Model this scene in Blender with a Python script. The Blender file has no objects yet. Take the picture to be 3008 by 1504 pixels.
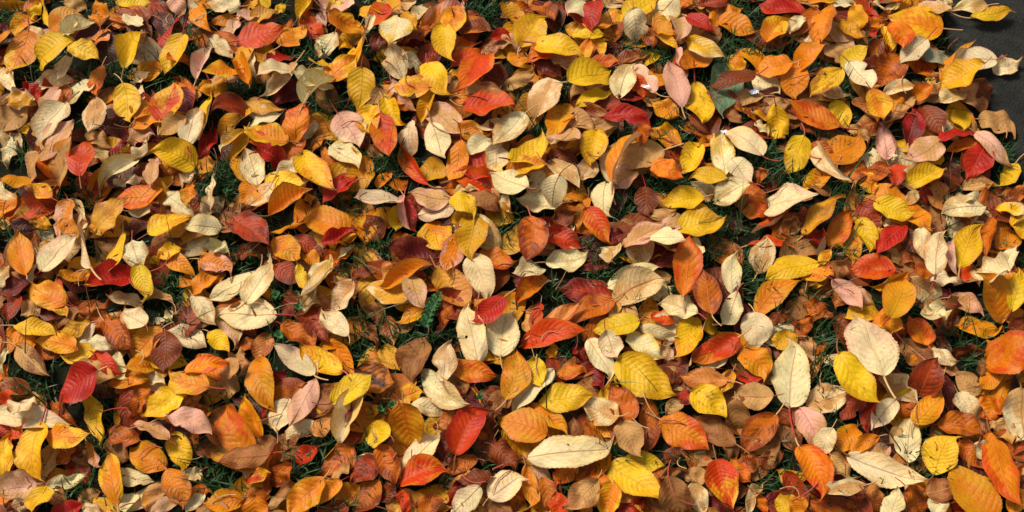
import bpy, math, random
import numpy as np

R = math.radians
rng = np.random.default_rng(11)
random.seed(11)
scene = bpy.context.scene
COL = scene.collection

# ------------------------------------------------------------------ camera
CAM_H, CAM_T, HFOV = 1.52, R(32), R(50)
TAN = math.tan(HFOV / 2)
CAMP = np.array([0.0, -CAM_H * math.tan(CAM_T), CAM_H])
cam = bpy.data.cameras.new('camera')
cam.sensor_width = 36
cam.angle = HFOV
cam.clip_start, cam.clip_end = 0.02, 200
camo = bpy.data.objects.new('camera', cam)
camo.location = CAMP
camo.rotation_euler = (CAM_T, 0, 0)
COL.objects.link(camo)
scene.camera = camo

# ------------------------------------------------------------------ daylight
SUN_EL, SUN_AZ = R(50), R(-52)          # azimuth measured from +y towards +x
w = bpy.data.worlds.new('World')
scene.world = w
w.use_nodes = True
nt = w.node_tree
sky = nt.nodes.new('ShaderNodeTexSky')
sky.sky_type = 'NISHITA'
sky.sun_disc = False
sky.sun_elevation = SUN_EL
sky.sun_rotation = SUN_AZ
sky.air_density, sky.dust_density = 1.0, 4.0
hs = nt.nodes.new('ShaderNodeHueSaturation')
hs.inputs['Saturation'].default_value = 0.35       # thin cloud: a paler sky
nt.links.new(sky.outputs[0], hs.inputs['Color'])
bg = nt.nodes['Background']
nt.links.new(hs.outputs[0], bg.inputs['Color'])
bg.inputs['Strength'].default_value = 0.075
sl = bpy.data.lights.new('sun', 'SUN')
sl.energy = 2.75
sl.angle = R(17)
sl.color = (1.0, 0.94, 0.82)
so = bpy.data.objects.new('sun', sl)
dirv = np.array([math.sin(SUN_AZ) * math.cos(SUN_EL), math.cos(SUN_AZ) * math.cos(SUN_EL), math.sin(SUN_EL)])
from mathutils import Vector
so.rotation_euler = Vector(dirv).to_track_quat('Z', 'Y').to_euler()
so.location = dirv * 10
COL.objects.link(so)
vs = scene.view_settings
vs.view_transform = 'Standard'
vs.look = 'None'
vs.gamma = 1.0
vs.use_curve_mapping = False
vs.exposure = 0.62

# ------------------------------------------------------------------ helpers
cs, sn = math.cos(CAM_T), math.sin(CAM_T)
def ray(px, py):
    x = (px - 1504) / 1504 * TAN
    y = (752 - py) / 1504 * TAN
    d = np.array([x, y * cs + sn, y * sn - cs])
    return d
def hit(px, py, p0, n):
    d = ray(px, py)
    return CAMP + d * (np.dot(p0 - CAMP, n) / np.dot(d, n))
def ground(px, py, z=0.0):
    return hit(px, py, np.array([0, 0, z]), np.array([0, 0, 1.0]))
def pix(P):
    q = np.asarray(P) - CAMP
    x, y, z = q[..., 0], q[..., 1] * cs + q[..., 2] * sn, -q[..., 1] * sn + q[..., 2] * cs
    return 1504 + x / -z / TAN * 1504, 752 - y / -z / TAN * 1504
def lin(r, g, b):
    f = lambda c: (c / 255 / 12.92) if c <= 10 else ((c / 255 + 0.055) / 1.055) ** 2.4
    return np.array([f(r), f(g), f(b)])

def mesh_obj(name, V, F, mat, parent=None, attrs=None, smooth=True):
    V = np.asarray(V, np.float32)
    F = np.asarray(F, np.int32)
    k = F.shape[1]
    me = bpy.data.meshes.new(name)
    me.vertices.add(len(V))
    me.vertices.foreach_set('co', V.ravel())
    me.loops.add(F.size)
    me.loops.foreach_set('vertex_index', F.ravel())
    me.polygons.add(len(F))
    me.polygons.foreach_set('loop_start', np.arange(0, F.size, k, dtype=np.int32))
    me.polygons.foreach_set('use_smooth', np.full(len(F), smooth))
    for a, (ty, dat) in (attrs or {}).items():
        at = me.attributes.new(a, ty, 'POINT')
        key = 'color' if ty == 'FLOAT_COLOR' else 'vector'
        at.data.foreach_set(key, np.asarray(dat, np.float32).ravel())
    me.update(calc_edges=True)
    me.validate()
    me.materials.append(mat)
    o = bpy.data.objects.new(name, me)
    COL.objects.link(o)
    if parent:
        o.parent = parent
    return o

class N:                                # small node helper
    def __init__(s, name):
        s.m = bpy.data.materials.new(name)
        s.m.use_nodes = True
        s.t = s.m.node_tree
        s.b = s.t.nodes['Principled BSDF']
        s.out = s.t.nodes['Material Output']
    def n(s, ty, **kw):
        q = s.t.nodes.new('ShaderNode' + ty)
        for k, v in kw.items():
            setattr(q, k, v)
        return q
    def put(s, sock, v):
        if hasattr(v, 'is_linked') or isinstance(v, bpy.types.NodeSocket):
            s.t.links.new(v, sock)
        else:
            sock.default_value = v
    def math(s, op, *a):
        q = s.n('Math', operation=op)
        for i, v in enumerate(a):
            s.put(q.inputs[i], v)
        return q.outputs[0]
    def ramp(s, v, a, b, c=0.0, d=1.0):
        q = s.n('MapRange', interpolation_type='SMOOTHSTEP')
        for i, x in enumerate((v, a, b, c, d)):
            s.put(q.inputs[i], x)
        return q.outputs[0]
    def mix(s, f, a, b, mode='MIX'):
        q = s.n('Mix', data_type='RGBA', blend_type=mode)
        s.put(q.inputs[0], f)
        for i, v in ((6, a), (7, b)):
            s.put(q.inputs[i], v if not isinstance(v, tuple) else (*v, 1.0))
        return q.outputs[2]
    def noise(s, vec, scale, detail=2.0, rough=0.5):
        q = s.n('TexNoise')
        if vec is not None:
            s.put(q.inputs['Vector'], vec)
        q.inputs['Scale'].default_value = scale
        q.inputs['Detail'].default_value = detail
        q.inputs['Roughness'].default_value = rough
        return q.outputs[0]
    def attr(s, name):
        return s.n('Attribute', attribute_name=name)

# ------------------------------------------------------------------ materials
def leaf_material():
    k = N('autumn_leaf')
    A, B = k.attr('cola').outputs['Color'], k.attr('colb').outputs['Color']
    uvr = k.n('SeparateXYZ')
    k.put(uvr.inputs[0], k.attr('luv').outputs['Vector'])
    u, v, r = uvr.outputs
    pr = k.n('SeparateXYZ')
    k.put(pr.inputs[0], k.attr('par').outputs['Vector'])
    spot, vein, under = pr.outputs
    av = k.math('ABSOLUTE', v)
    cmb = k.n('CombineXYZ')
    k.put(cmb.inputs[0], k.math('MULTIPLY', u, 2.0))
    k.put(cmb.inputs[1], v)
    k.put(cmb.inputs[2], k.math('MULTIPLY', r, 61.0))
    p = cmb.outputs[0]
    n1 = k.noise(p, 1.3, 3.0, 0.6)
    n2 = k.noise(p, 9.0, 4.0, 0.65)
    n3 = k.noise(p, 24.0, 2.0, 0.6)
    n4 = k.noise(p, 3.4, 3.0, 0.6)
    f = k.math('ADD', n1, k.math('MULTIPLY', k.math('POWER', av, 2.5), 0.16))
    f = k.math('ADD', f, k.math('MULTIPLY', k.math('SUBTRACT', u, 0.5), 0.22))
    base = k.mix(k.ramp(f, 0.46, 0.66), A, B)
    tone = k.ramp(n2, 0.25, 0.75, 0.80, 1.14)
    tc = k.n('CombineXYZ')
    for i in range(3):
        k.put(tc.inputs[i], tone)
    base = k.mix(1.0, base, tc.outputs[0], 'MULTIPLY')
    # brown specks and withered blotches, shaped by their own noise
    thr = k.math('SUBTRACT', 0.76, k.math('MULTIPLY', spot, 0.16))
    sp = k.ramp(n3, thr, k.math('ADD', thr, 0.05))
    near = k.ramp(n4, 0.42, 0.62)
    sp = k.math('MULTIPLY', sp, k.math('ADD', k.math('MULTIPLY', near, 0.75), 0.2))
    base = k.mix(k.math('MULTIPLY', sp, 0.85), base, (0.10, 0.028, 0.010))
    t2 = k.math('SUBTRACT', 0.72, k.math('MULTIPLY', spot, 0.19))
    bl = k.ramp(k.math('ADD', k.math('MULTIPLY', n4, 0.75), k.math('MULTIPLY', n2, 0.25)), t2, k.math('ADD', t2, 0.10))
    base = k.mix(k.math('MULTIPLY', bl, 0.58), base, (0.16, 0.050, 0.014))
    # veins: lateral ones leave the midrib towards the tip
    ph = k.math('MULTIPLY', k.math('SUBTRACT', u, k.math('MULTIPLY', k.math('POWER', av, 1.25), 0.22)), k.math('ADD', 8.0, k.math('MULTIPLY', r, 4.0)))
    ph = k.math('ADD', ph, k.math('MULTIPLY', k.math('SUBTRACT', n1, 0.5), 1.5))
    d = k.math('MULTIPLY', k.math('ABSOLUTE', k.math('SUBTRACT', k.math('FRACT', ph), 0.5)), 2.0)
    lat = k.math('MULTIPLY', k.math('MULTIPLY', k.ramp(d, 0.70, 1.0), k.ramp(av, 0.98, 0.70)), k.ramp(n4, 0.30, 0.62, 0.25, 1.0))
    midr = k.ramp(av, 0.075, 0.02)
    vc = k.mix(under, k.mix(0.45, base, (0.55, 0.20, 0.02)), k.mix(0.55, base, (0.24, 0.085, 0.035)))
    vm = k.math('MAXIMUM', k.math('MULTIPLY', lat, 0.55), midr)
    base = k.mix(k.math('MULTIPLY', vm, vein), base, vc)
    # thin dry margin
    base = k.mix(k.math('MULTIPLY', k.ramp(av, 0.84, 1.0), k.ramp(n4, 0.35, 0.65, 0.12, 0.62)), base, (0.24, 0.075, 0.020))
    geo = k.n('NewGeometry')
    back = k.mix(0.55, base, (0.62, 0.50, 0.28))
    base = k.mix(k.math('MULTIPLY', geo.outputs['Backfacing'], k.math('SUBTRACT', 1.0, under)), base, back)
    k.put(k.b.inputs['Base Color'], base)
    rough = k.math('ADD', k.math('ADD', 0.40, k.math('MULTIPLY', under, 0.16)), k.math('MULTIPLY', n2, 0.16))
    k.put(k.b.inputs['Roughness'], rough)
    k.b.inputs['Specular IOR Level'].default_value = 0.22
    h = k.math('MULTIPLY', k.math('POWER', d, 2.2), k.math('SUBTRACT', k.math('MULTIPLY', under, 1.7), 1.0))
    h = k.math('MULTIPLY', h, k.math('MULTIPLY', k.ramp(av, 1.0, 0.75), k.ramp(n4, 0.28, 0.62, 0.3, 1.0)))
    h = k.math('ADD', h, k.math('MULTIPLY', n2, 0.55))
    h = k.math('ADD', h, k.math('MULTIPLY', n3, 0.18))
    bp = k.n('Bump')
    bp.inputs['Strength'].default_value = 0.42
    bp.inputs['Distance'].default_value = 0.0016
    k.put(bp.inputs['Height'], h)
    k.put(k.b.inputs['Normal'], bp.outputs[0])
    tr = k.n('BsdfTranslucent')
    k.put(tr.inputs['Color'], base)
    k.put(tr.inputs['Normal'], bp.outputs[0])
    mx = k.n('MixShader')
    mx.inputs[0].default_value = 0.20
    k.t.links.new(k.b.outputs[0], mx.inputs[1])
    k.t.links.new(tr.outputs[0], mx.inputs[2])
    k.t.links.new(mx.outputs[0], k.out.inputs['Surface'])
    return k.m

def soil_material():
    k = N('damp_soil')
    tc = k.n('TexCoord').outputs['Object']
    a, b = k.noise(tc, 9, 5, 0.6), k.noise(tc, 120, 4, 0.7)
    c = k.mix(k.ramp(a, 0.35, 0.65), (0.010, 0.014, 0.006), (0.020, 0.012, 0.007))
    c = k.mix(k.ramp(b, 0.4, 0.7), c, (0.012, 0.020, 0.008))
    k.put(k.b.inputs['Base Color'], c)
    k.b.inputs['Roughness'].default_value = 0.95
    k.b.inputs['Specular IOR Level'].default_value = 0.1
    bp = k.n('Bump')
    bp.inputs['Distance'].default_value = 0.01
    k.put(bp.inputs['Height'], b)
    k.put(k.b.inputs['Normal'], bp.outputs[0])
    return k.m

def asphalt_material():
    k = N('asphalt')
    tc = k.n('TexCoord').outputs['Object']
    a, b, c3 = k.noise(tc, 14, 5, 0.65), k.noise(tc, 240, 3, 0.7), k.noise(tc, 55, 4, 0.7)
    vo = k.n('TexVoronoi')
    k.put(vo.inputs['Vector'], tc)
    vo.inputs['Scale'].default_value = 260
    c = k.mix(k.ramp(a, 0.3, 0.7), (0.009, 0.0095, 0.008), (0.024, 0.0235, 0.019))
    c = k.mix(k.ramp(c3, 0.45, 0.75, 0, 0.6), c, (0.010, 0.011, 0.009))
    c = k.mix(k.ramp(b, 0.60, 0.74, 0, 0.8), c, (0.085, 0.08, 0.065))
    k.put(k.b.inputs['Base Color'], c)
    k.b.inputs['Roughness'].default_value = 0.9
    k.b.inputs['Specular IOR Level'].default_value = 0.2
    bp = k.n('Bump')
    bp.inputs['Strength'].default_value = 0.8
    bp.inputs['Distance'].default_value = 0.004
    k.put(bp.inputs['Height'], k.math('ADD', k.math('MULTIPLY', vo.outputs['Distance'], 0.6), k.math('ADD', b, c3)))
    k.put(k.b.inputs['Normal'], bp.outputs[0])
    return k.m

def green_material(name, rough=0.5, trans=0.2):
    k = N(name)
    A = k.attr('cola').outputs['Color']
    n = k.noise(k.n('TexCoord').outputs['Object'], 90, 3)
    c = k.mix(k.ramp(n, 0.3, 0.7, 0.0, 0.4), A, (0.02, 0.035, 0.008))
    k.put(k.b.inputs['Base Color'], c)
    k.b.inputs['Roughness'].default_value = rough
    k.b.inputs['Specular IOR Level'].default_value = 0.35
    tr = k.n('BsdfTranslucent')
    k.put(tr.inputs['Color'], c)
    mx = k.n('MixShader')
    mx.inputs[0].default_value = trans
    k.t.links.new(k.b.outputs[0], mx.inputs[1])
    k.t.links.new(tr.outputs[0], mx.inputs[2])
    k.t.links.new(mx.outputs[0], k.out.inputs['Surface'])
    return k.m

def foil_material():
    k = N('silvery_film')
    n = k.noise(k.n('TexCoord').outputs['Object'], 300, 3)
    k.put(k.b.inputs['Base Color'], k.mix(n, (0.80, 0.84, 0.90), (0.62, 0.66, 0.78)))
    k.b.inputs['Roughness'].default_value = 0.3
    k.b.inputs['Metallic'].default_value = 0.15
    return k.m

LEAF, SOIL, ASPH = leaf_material(), soil_material(), asphalt_material()
GRASS, HERB, FOIL = green_material('grass_blade'), green_material('weed_leaf', 0.55, 0.15), foil_material()

# ------------------------------------------------------------------ setting: soil and path
def edge_x(y):                           # path edge, a gently bent line in the ground plane
    a, b = ground(2741, 0), ground(2985, 510)
    t = (y - b[1]) / (a[1] - b[1])
    return b[0] + (a[0] - b[0]) * t + 0.008 * math.sin(y * 9)
S = 30.0
g = mesh_obj('lawn_ground', [(-S, -S, 0), (S, -S, 0), (S, S, 0), (-S, S, 0)], [(0, 1, 2, 3)], SOIL)
g['kind'] = 'structure'
ys = np.concatenate([np.linspace(-4, -1, 7), np.linspace(-0.9, 1.6, 60), np.linspace(1.8, 6, 8)])
pv, pf = [], []
for i, y in enumerate(ys):
    x = edge_x(y) + rng.normal(0, 0.003)
    pv += [(x, y, 0.0005), (x + 0.004, y, 0.011), (x + 0.05, y, 0.013), (x + 3.0, y, 0.014)]
    if i:
        a = 4 * (i - 1)
        pf += [(a + j, a + j + 1, a + j + 5, a + j + 4) for j in range(3)]
pth = mesh_obj('asphalt_path', pv, pf, ASPH)
pth['kind'] = 'structure'

# ------------------------------------------------------------------ what lies where: read off the photograph, tile by tile
# T = tile origin; rows: stalk end x y, tip x y, width, colours, layer, marks; g = grassy gap; c = clover; h = herb
CAT = '''
T 0 0
-20 30 185 30 50 OY 2
255 15 205 130 65 Y 3
285 -20 320 150 65 Y 2
330 190 515 65 120 OG 3 a
430 200 540 140 95 K 4 u
415 255 660 180 100 K 4 f
680 165 660 10 120 O 3
690 185 660 335 110 OP 2 s
460 300 175 365 165 Y 4
460 310 670 385 120 Y 4 S
445 372 395 525 100 K 3 p
200 230 75 500 170 OY 3 s
205 95 90 215 90 O 1 s
830 445 960 200 130 Y 4 f
850 405 1000 230 70 KT 3 f
1100 470 880 520 110 O 2 S
850 110 965 185 90 K 3
1180 115 1090 300 75 C 2
1230 240 1105 490 130 Y 3 s
1275 360 1160 440 100 O 2 p
800 10 1005 20 90 Y 2
980 95 750 110 90 BO 1
1160 -30 1230 105 95 PT 2
690 455 635 650 95 OR 3
840 575 860 840 175 Y 4 s
1075 815 1200 555 180 RY 4 p
925 860 1220 770 90 O 2
920 780 1020 670 100 O 2 s
440 695 250 970 130 K 4 hp
650 670 610 885 140 TK 3
320 855 150 890 85 G 2 S
215 685 35 670 115 GK 3 p
190 730 -20 850 130 T 2
190 560 295 680 90 C 2 w
250 600 505 575 90 KT 2 f
380 600 275 795 90 PT 3
280 700 200 810 90 B 1
40 480 100 620 80 KP 2 f
530 1165 565 935 165 R 4
250 975 480 900 110 TP 2
490 930 590 900 60 B 1
600 890 720 1000 90 T 2 w
690 770 760 900 120 D 1
730 870 885 850 110 D 1
860 940 1020 870 100 TP 2 w
990 950 900 1070 80 K 3 w
930 1070 645 1285 110 K 4 f
1010 1215 1040 1050 100 TP 3
790 1255 960 1220 70 KP 3
1300 1080 1040 1045 180 Y 4
1150 940 1065 990 70 M 1
1240 800 1080 900 110 T 2
360 1130 520 1060 140 TO 2 S
640 1010 730 1110 80 T 1
270 1100 140 1190 100 TP 2
190 1180 25 1270 90 G 3
60 850 130 1040 120 T 2
70 940 20 1130 90 K 3 w
200 1260 440 1230 70 OT 2
1010 500 900 575 50 KP 3 f
940 580 965 690 60 KP 2
-20 270 40 270 60 O 1
280 240 180 190 70 TK 2 s
400 250 280 200 60 P 2
450 10 570 50 80 T 1
0 200 75 205 45 M 1
g 300 490 140 60
g 800 520 130 80
g 60 110 80 60
g 200 1010 90 80
g 740 60 50 90
g 500 1230 60 60
g 570 590 60 80
T 490 0
485 40 275 -5 110 K 3
190 10 250 170 110 O 3 s
475 260 800 190 150 R 4 S
320 150 505 120 65 O 2
510 165 600 50 100 PT 3
570 140 740 70 85 GT 3
600 60 685 -30 90 Y 2
530 10 620 40 70 O 1
800 40 720 80 50 Y 2
770 285 930 160 130 OG 3 s
1040 240 920 130 110 R 2 w
990 -20 880 135 80 Y 3 f
1010 -20 1070 140 65 DP 1
1150 110 1250 5 90 P 3
1110 150 1130 0 100 Y 2
1090 155 1350 170 120 OY 4 p
1290 200 1150 320 110 Y 2
1135 215 1040 395 140 K 4 p
350 215 480 370 100 OB 2
540 295 500 420 90 G 2
555 570 480 390 120 O 3 f
455 430 280 530 110 OY 3
195 530 290 305 100 PK 4 f
300 255 440 375 70 KT 2
590 370 600 520 40 K 2 f
600 290 690 440 110 GB 1
815 330 710 450 115 C 3
820 420 625 530 110 K 4 p
860 420 680 650 110 TK 3
910 580 735 690 100 M 1
1060 500 885 580 150 K 3
920 690 1140 510 110 K 4 f
1060 560 1280 390 130 OY 3
1130 410 1040 470 80 Y 2
90 580 150 790 120 M 3
380 640 220 570 110 G 2
300 650 225 940 100 Y 3 p
130 965 230 705 140 K 4
545 700 305 750 125 RB 4 Sp
545 740 350 930 100 G 2
535 680 760 735 80 GT 2
560 800 750 790 100 K 2
850 945 890 665 150 OR 4
810 950 530 860 150 OY 3
550 910 660 990 80 R 1
770 1080 610 1010 130 C 4
775 1110 915 950 110 BO 2
590 1210 490 1015 150 G 2
620 1255 550 1010 150 KT 3
910 1030 1120 1290 180 YO 4
1110 990 1340 1110 150 K 4 p
990 800 1140 940 100 OY 2
1000 830 890 950 80 KT 2
1070 960 925 1000 70 O 1
690 1200 930 1270 130 Y 3
920 1080 750 1190 100 K 2
280 1060 240 1185 90 OY 3
165 1140 100 1260 80 K 3 w
520 890 345 1015 60 GK 3 f
525 910 430 1080 80 G 2
295 880 230 1050 80 C 1
320 540 480 540 70 TP 2
490 190 370 200 60 PT 1
g 180 260 100 110
g 920 360 130 110
g 560 600 130 60
g 60 480 110 60
g 1010 1000 90 30
g 420 1200 120 100
g 1100 720 120 60
T 980 0
255 330 90 340 120 OY 2 S
200 500 150 700 185 Y 4
80 545 240 475 50 Y 3 f
400 620 230 710 90 T 2
260 700 260 900 150 Y 3
30 775 190 1000 200 PK 4 p
320 780 400 1065 170 RO 4 S
340 670 460 865 120 Y 3 f
380 570 530 750 60 PO 2
180 10 320 80 110 G 2
330 0 440 100 120 G 2
395 120 200 130 120 R 3
430 95 385 285 190 K 4 p
480 80 540 200 85 G 3
270 115 240 230 50 K 3 f
640 45 520 130 80 KT 3 p
620 140 870 10 130 OP 2
820 50 820 220 150 OY 3 S
740 155 770 415 160 Y 4
680 190 490 250 70 OB 2 S
610 330 470 280 80 M 1
540 390 740 360 100 RB 2
590 165 680 150 40 G 1
250 280 370 290 80 M 1
290 390 550 350 90 Y 2
460 520 370 285 150 KT 4 S
490 440 600 440 100 K 3
625 400 745 650 165 YG 4
640 590 395 570 125 OY 3
490 640 650 630 80 KP 2
680 620 580 850 90 G 3 f
520 805 530 1050 120 K 3
660 825 730 1075 170 K 4 p
660 730 850 900 150 TP 2
910 620 790 810 130 O 2 S
880 735 1235 690 150 R 4 S
895 590 1165 630 80 T 3 a
910 630 1110 620 50 Y 2
990 350 840 590 150 R 3
810 410 1020 340 90 R 3 a
915 490 770 490 50 OY 3 p
890 600 780 620 80 T 1
1010 500 1175 560 100 M 1
1030 190 850 200 90 B 1
1200 220 1070 270 90 C 2 S
1020 280 1170 300 100 B 1
860 850 1000 950 110 O 2
990 950 800 930 100 OT 1
1060 940 900 1050 110 K 3
1170 810 1030 920 110 K 2
870 970 820 1240 130 O 3
1090 1150 840 1120 150 R 2 S
1080 1280 830 1170 130 R 2
1095 985 1090 1170 150 K 3 p
640 1250 440 980 90 RO 4 f
740 1180 560 1160 120 G 2
385 1165 280 1270 70 O 3
130 1180 -20 1280 70 C 2
220 1000 350 1050 80 B 1
390 1270 500 1220 80 O 1
g 1000 80 110 80
g 330 460 50 80
g 300 1130 120 100
g 420 1130 50 120
g 80 740 60 30
g 270 960 50 50
g 1260 650 40 100
g 1180 1040 50 40
T 1470 0
40 30 130 170 110 G 2
225 30 370 100 80 OB 1
130 310 270 90 200 GY 4
235 265 565 318 140 Y 4 ap
360 310 180 410 110 RO 3
120 325 120 470 130 OG 3 s
90 210 110 340 80 TP 2
230 430 410 500 110 M 2
340 380 520 400 100 TK 2
530 430 420 510 90 T 1
20 590 240 480 90 T 2
600 10 440 95 110 KP 3
640 0 590 200 120 C 3
600 120 440 140 80 C 2
640 0 840 40 70 TK 2
670 170 830 75 110 OY 3
850 125 1050 -20 150 Y 4
905 110 930 245 160 K 4
1190 -10 1000 170 150 K 3
1045 105 1170 250 110 GO 4
1170 80 1220 250 110 TP 2 p
960 190 1040 315 100 OB 2
740 240 830 170 80 OB 2
1060 230 1185 325 60 Y 2 f
490 230 700 230 100 Y 3 S
600 370 700 270 100 O 2 s
600 270 560 420 80 OY 3
410 350 520 350 45 Y 1
810 410 1000 360 70 B 2
570 430 800 400 80 RO 3
465 590 760 450 190 Y 4 s
740 610 510 705 80 Y 3
800 655 880 415 150 KT 4 p
1040 620 900 420 100 P 3
820 650 970 640 80 MC 1
910 530 980 650 80 R 1
690 760 1030 790 110 C 4 ap
225 765 350 495 190 TK 4 p
420 720 340 930 150 GO 3
440 780 640 870 120 T 3
590 860 810 830 70 T 3
520 730 740 800 70 B 2
470 850 400 1020 160 TP 4 p
650 865 590 1110 170 YG 4 s
350 1030 520 1110 90 B 2
715 1180 930 860 80 O 4 f
860 990 960 980 70 T 1
1215 990 1000 870 130 OY 3 wp
900 930 1010 900 110 OB 2
1095 1015 775 1120 160 T 3 p
1020 1090 1225 1200 130 OR 4
1020 1190 1080 1170 50 Y 2
905 1140 740 1280 130 TP 3 p
1010 1230 870 1230 100 M 2
700 1205 690 1460 150 K 4 p
65 1130 325 950 130 Y 4
50 1160 310 1100 120 OY 3
330 1090 530 1240 100 TK 3 s
400 1150 300 1260 110 T 2
620 1090 530 1220 110 T 2
185 1275 -60 1160 150 K 4
300 1200 190 1290 100 K 3
-20 1180 150 1240 80 KT 3
165 768 -55 990 160 K 4 p
1225 725 1130 410 150 P 4 p
1200 320 1190 430 40 P 3 f
1200 370 1240 550 80 RO 2
1195 780 1030 690 110 OG 3 s
970 700 1120 820 70 T 2 f
g 870 290 130 60
g 1080 400 110 90
g 140 640 60 80
g 430 620 60 90
g 240 860 60 90
g 1190 900 110 80
g 830 900 60 60
g 1100 1230 130 60
g 450 30 40 60
T 1960 0
130 95 325 200 85 C 4
300 140 480 60 100 O 2 s
340 130 600 230 150 O 4 s
115 265 375 375 80 YK 4 ap
120 470 280 310 160 O 3
470 350 455 505 115 OY 4
400 460 330 745 190 V 2
595 500 275 595 110 B 4
590 530 760 610 110 KT 2
840 420 585 480 140 O 4 s
880 440 830 655 160 O 3
860 410 1025 360 130 O 3 s
910 265 1085 320 80 KT 2 w
660 280 790 115 150 OY 4 p
920 60 620 40 130 C 3
920 110 820 210 80 KT 3
1010 60 880 250 110 OB 3
1070 30 1000 290 120 O 3
960 10 1130 0 60 OY 2
1245 20 1060 25 50 K 2
1110 150 1250 330 110 TP 3
1090 300 1190 420 100 T 2
1170 480 960 640 130 YB 3 S
1070 560 1180 660 100 TK 2
950 480 1050 520 80 B 1
1165 865 820 680 150 OR 4
830 740 1000 790 60 B 2
1130 690 1210 870 125 Y 3
185 570 260 845 180 Y 4 Sp
630 650 420 690 80 T 2 s
640 700 810 710 100 T 2
730 740 750 960 140 Y 3 sw
680 760 590 800 70 OY 2
600 830 690 890 60 K 2
645 1010 410 840 180 KY 4 p
390 1190 345 860 150 K 4
430 1070 560 1240 140 KP 4 s
420 750 500 830 60 TB 2
150 780 280 905 40 B 3 f
200 965 140 1190 130 YG 3 s
400 1200 155 1170 110 Y 4
290 930 220 990 60 O 1
925 905 830 1205 170 YG 4 s
1130 1120 900 1285 110 OY 3
980 970 1130 1100 100 OB 2
970 975 1190 1215 45 KT 4 fa
650 1280 740 1210 80 M 1
580 1200 670 1180 80 B 1
920 820 1010 900 80 B 1
170 0 70 50 60 O 2
240 30 120 50 60 T 1
240 10 420 0 70 RB 1
g 520 30 90 70
g 480 300 120 60
g 720 330 140 50
g 330 400 80 40
g 60 880 110 90
g 680 1090 100 80
g 900 1200 80 60
g 1060 880 90 40
g 560 780 40 30
g 1120 1240 90 60
T 2448 0
35 145 195 275 90 G 4
160 180 160 15 125 G 3 s
70 400 210 360 110 Y 4 s
100 430 285 605 150 K 4
-60 1080 210 940 190 O 3 S
60 1200 230 1110 120 OB 2 S
240 75 260 250 100 R 2
270 10 530 0 60 RO 3
350 30 265 50 50 K 3
360 50 440 50 40 K 2
745 185 365 110 200 OY 4 p
400 130 500 310 150 OR 4 s
340 180 420 340 70 Y 3 f
330 130 270 190 70 OG 2
770 110 580 0 110 TP 3
700 0 800 10 70 K 3
1040 40 810 60 90 TK 3
930 110 1210 45 85 YG 4 p
630 260 440 430 130 K 4 pv
630 420 780 330 130 A 3
735 545 940 280 60 OG 4 f
1110 395 815 420 150 KP 4 v
985 510 750 510 150 Y 4 s
1090 480 1250 390 110 K 3 w
440 390 320 590 190 OB 3 S
420 360 300 340 90 RB 2
310 300 200 400 100 B 1
510 390 690 530 100 RO 3
560 565 325 620 90 TK 4 ap
550 640 640 600 90 O 3
250 620 340 825 150 OY 4 u
130 690 310 840 80 OT 3 f
340 640 470 740 100 O 2
540 660 390 830 80 T 3
500 985 580 735 150 MC 4 p
360 1080 340 825 130 PM 4
400 1080 395 995 65 K 4
725 940 480 1090 170 TP 4 p
485 1250 750 1120 140 Y 4 s
680 1110 735 1050 60 Y 2
880 590 730 700 130 TK 3 w
860 620 1030 700 120 T 3 w
930 580 1080 670 110 B 3
1000 800 1240 865 135 T 3 wh
850 700 890 875 110 Y 2
975 860 1195 1110 120 PT 4 a
725 930 1000 900 80 C 3
770 1020 1000 960 70 OR 3
1030 975 900 1215 180 C 4
1230 1110 1150 1290 120 Y 4 s
800 1100 800 1290 110 D 2
610 740 720 890 120 B 1
740 580 650 690 90 T 2
870 1270 1100 1240 90 T 3
260 1190 370 1100 100 OB 2
450 1110 420 1255 110 R 3
200 1170 270 1300 100 O 2
110 860 250 950 70 T 2
g 170 270 50 30
g 640 560 60 40
g 700 270 30 30
g 60 1240 120 60
g 450 1270 40 20
g 1120 1060 60 80
g 90 600 50 50
T 0 500
1105 150 780 210 150 OR 4 p
545 35 655 190 120 R 2
-30 150 90 190 70 K 3 a
100 200 -20 290 90 O 2
340 240 40 300 120 R 1
240 340 330 380 70 OY 1
340 180 240 100 90 OY 2
370 80 380 220 50 OB 2
450 205 390 450 110 OP 3
430 330 530 460 100 OG 3 S
462 205 550 330 60 TK 3 fp
605 655 535 325 95 K 4 p
270 675 500 420 150 KP 4 v
240 540 250 720 80 KT 2 w
190 725 130 425 170 OG 4
610 370 865 245 150 GT 4
880 280 1085 220 80 KY 3
1095 170 1300 310 100 K 3
990 410 1285 300 130 YO 4 s
1090 250 1030 310 60 M 1
990 300 890 430 90 B 1
850 435 740 700 100 Y 4
890 470 960 665 165 KT 4 p
920 640 1020 880 125 Y 4
1210 530 1060 570 90 Y 3
1150 590 1000 620 50 Y 2
1110 550 1310 690 110 OG 3 a
885 660 625 830 150 C 4
930 860 770 920 90 KT 3
940 880 1180 860 60 T 3 pf
985 1050 810 950 150 KT 4
515 920 740 900 90 OB 3
700 620 590 790 110 O 3
470 690 570 830 120 D 2
550 680 410 740 80 O 2
440 900 195 770 180 O 4
300 900 465 960 70 O 3
380 740 440 880 60 R 2
180 760 0 800 100 M 1
125 850 30 1020 100 RB 3
310 900 150 970 90 T 2 s
95 1050 395 1090 105 Y 4 s
520 950 380 1050 90 TB 2
600 1030 405 1110 90 G 3
500 1150 640 1050 100 KP 3
600 1130 720 1215 90 KP 3
690 1000 870 1220 140 OB 4 p
745 1025 930 1120 110 G 3
1085 1075 890 1270 150 OG 3 s
70 1080 30 1260 100 O 2
100 1090 220 1220 130 O 3
510 1195 250 1150 140 O 3 s
650 1200 420 1290 110 Y 3
40 640 0 800 70 TK 3
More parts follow.
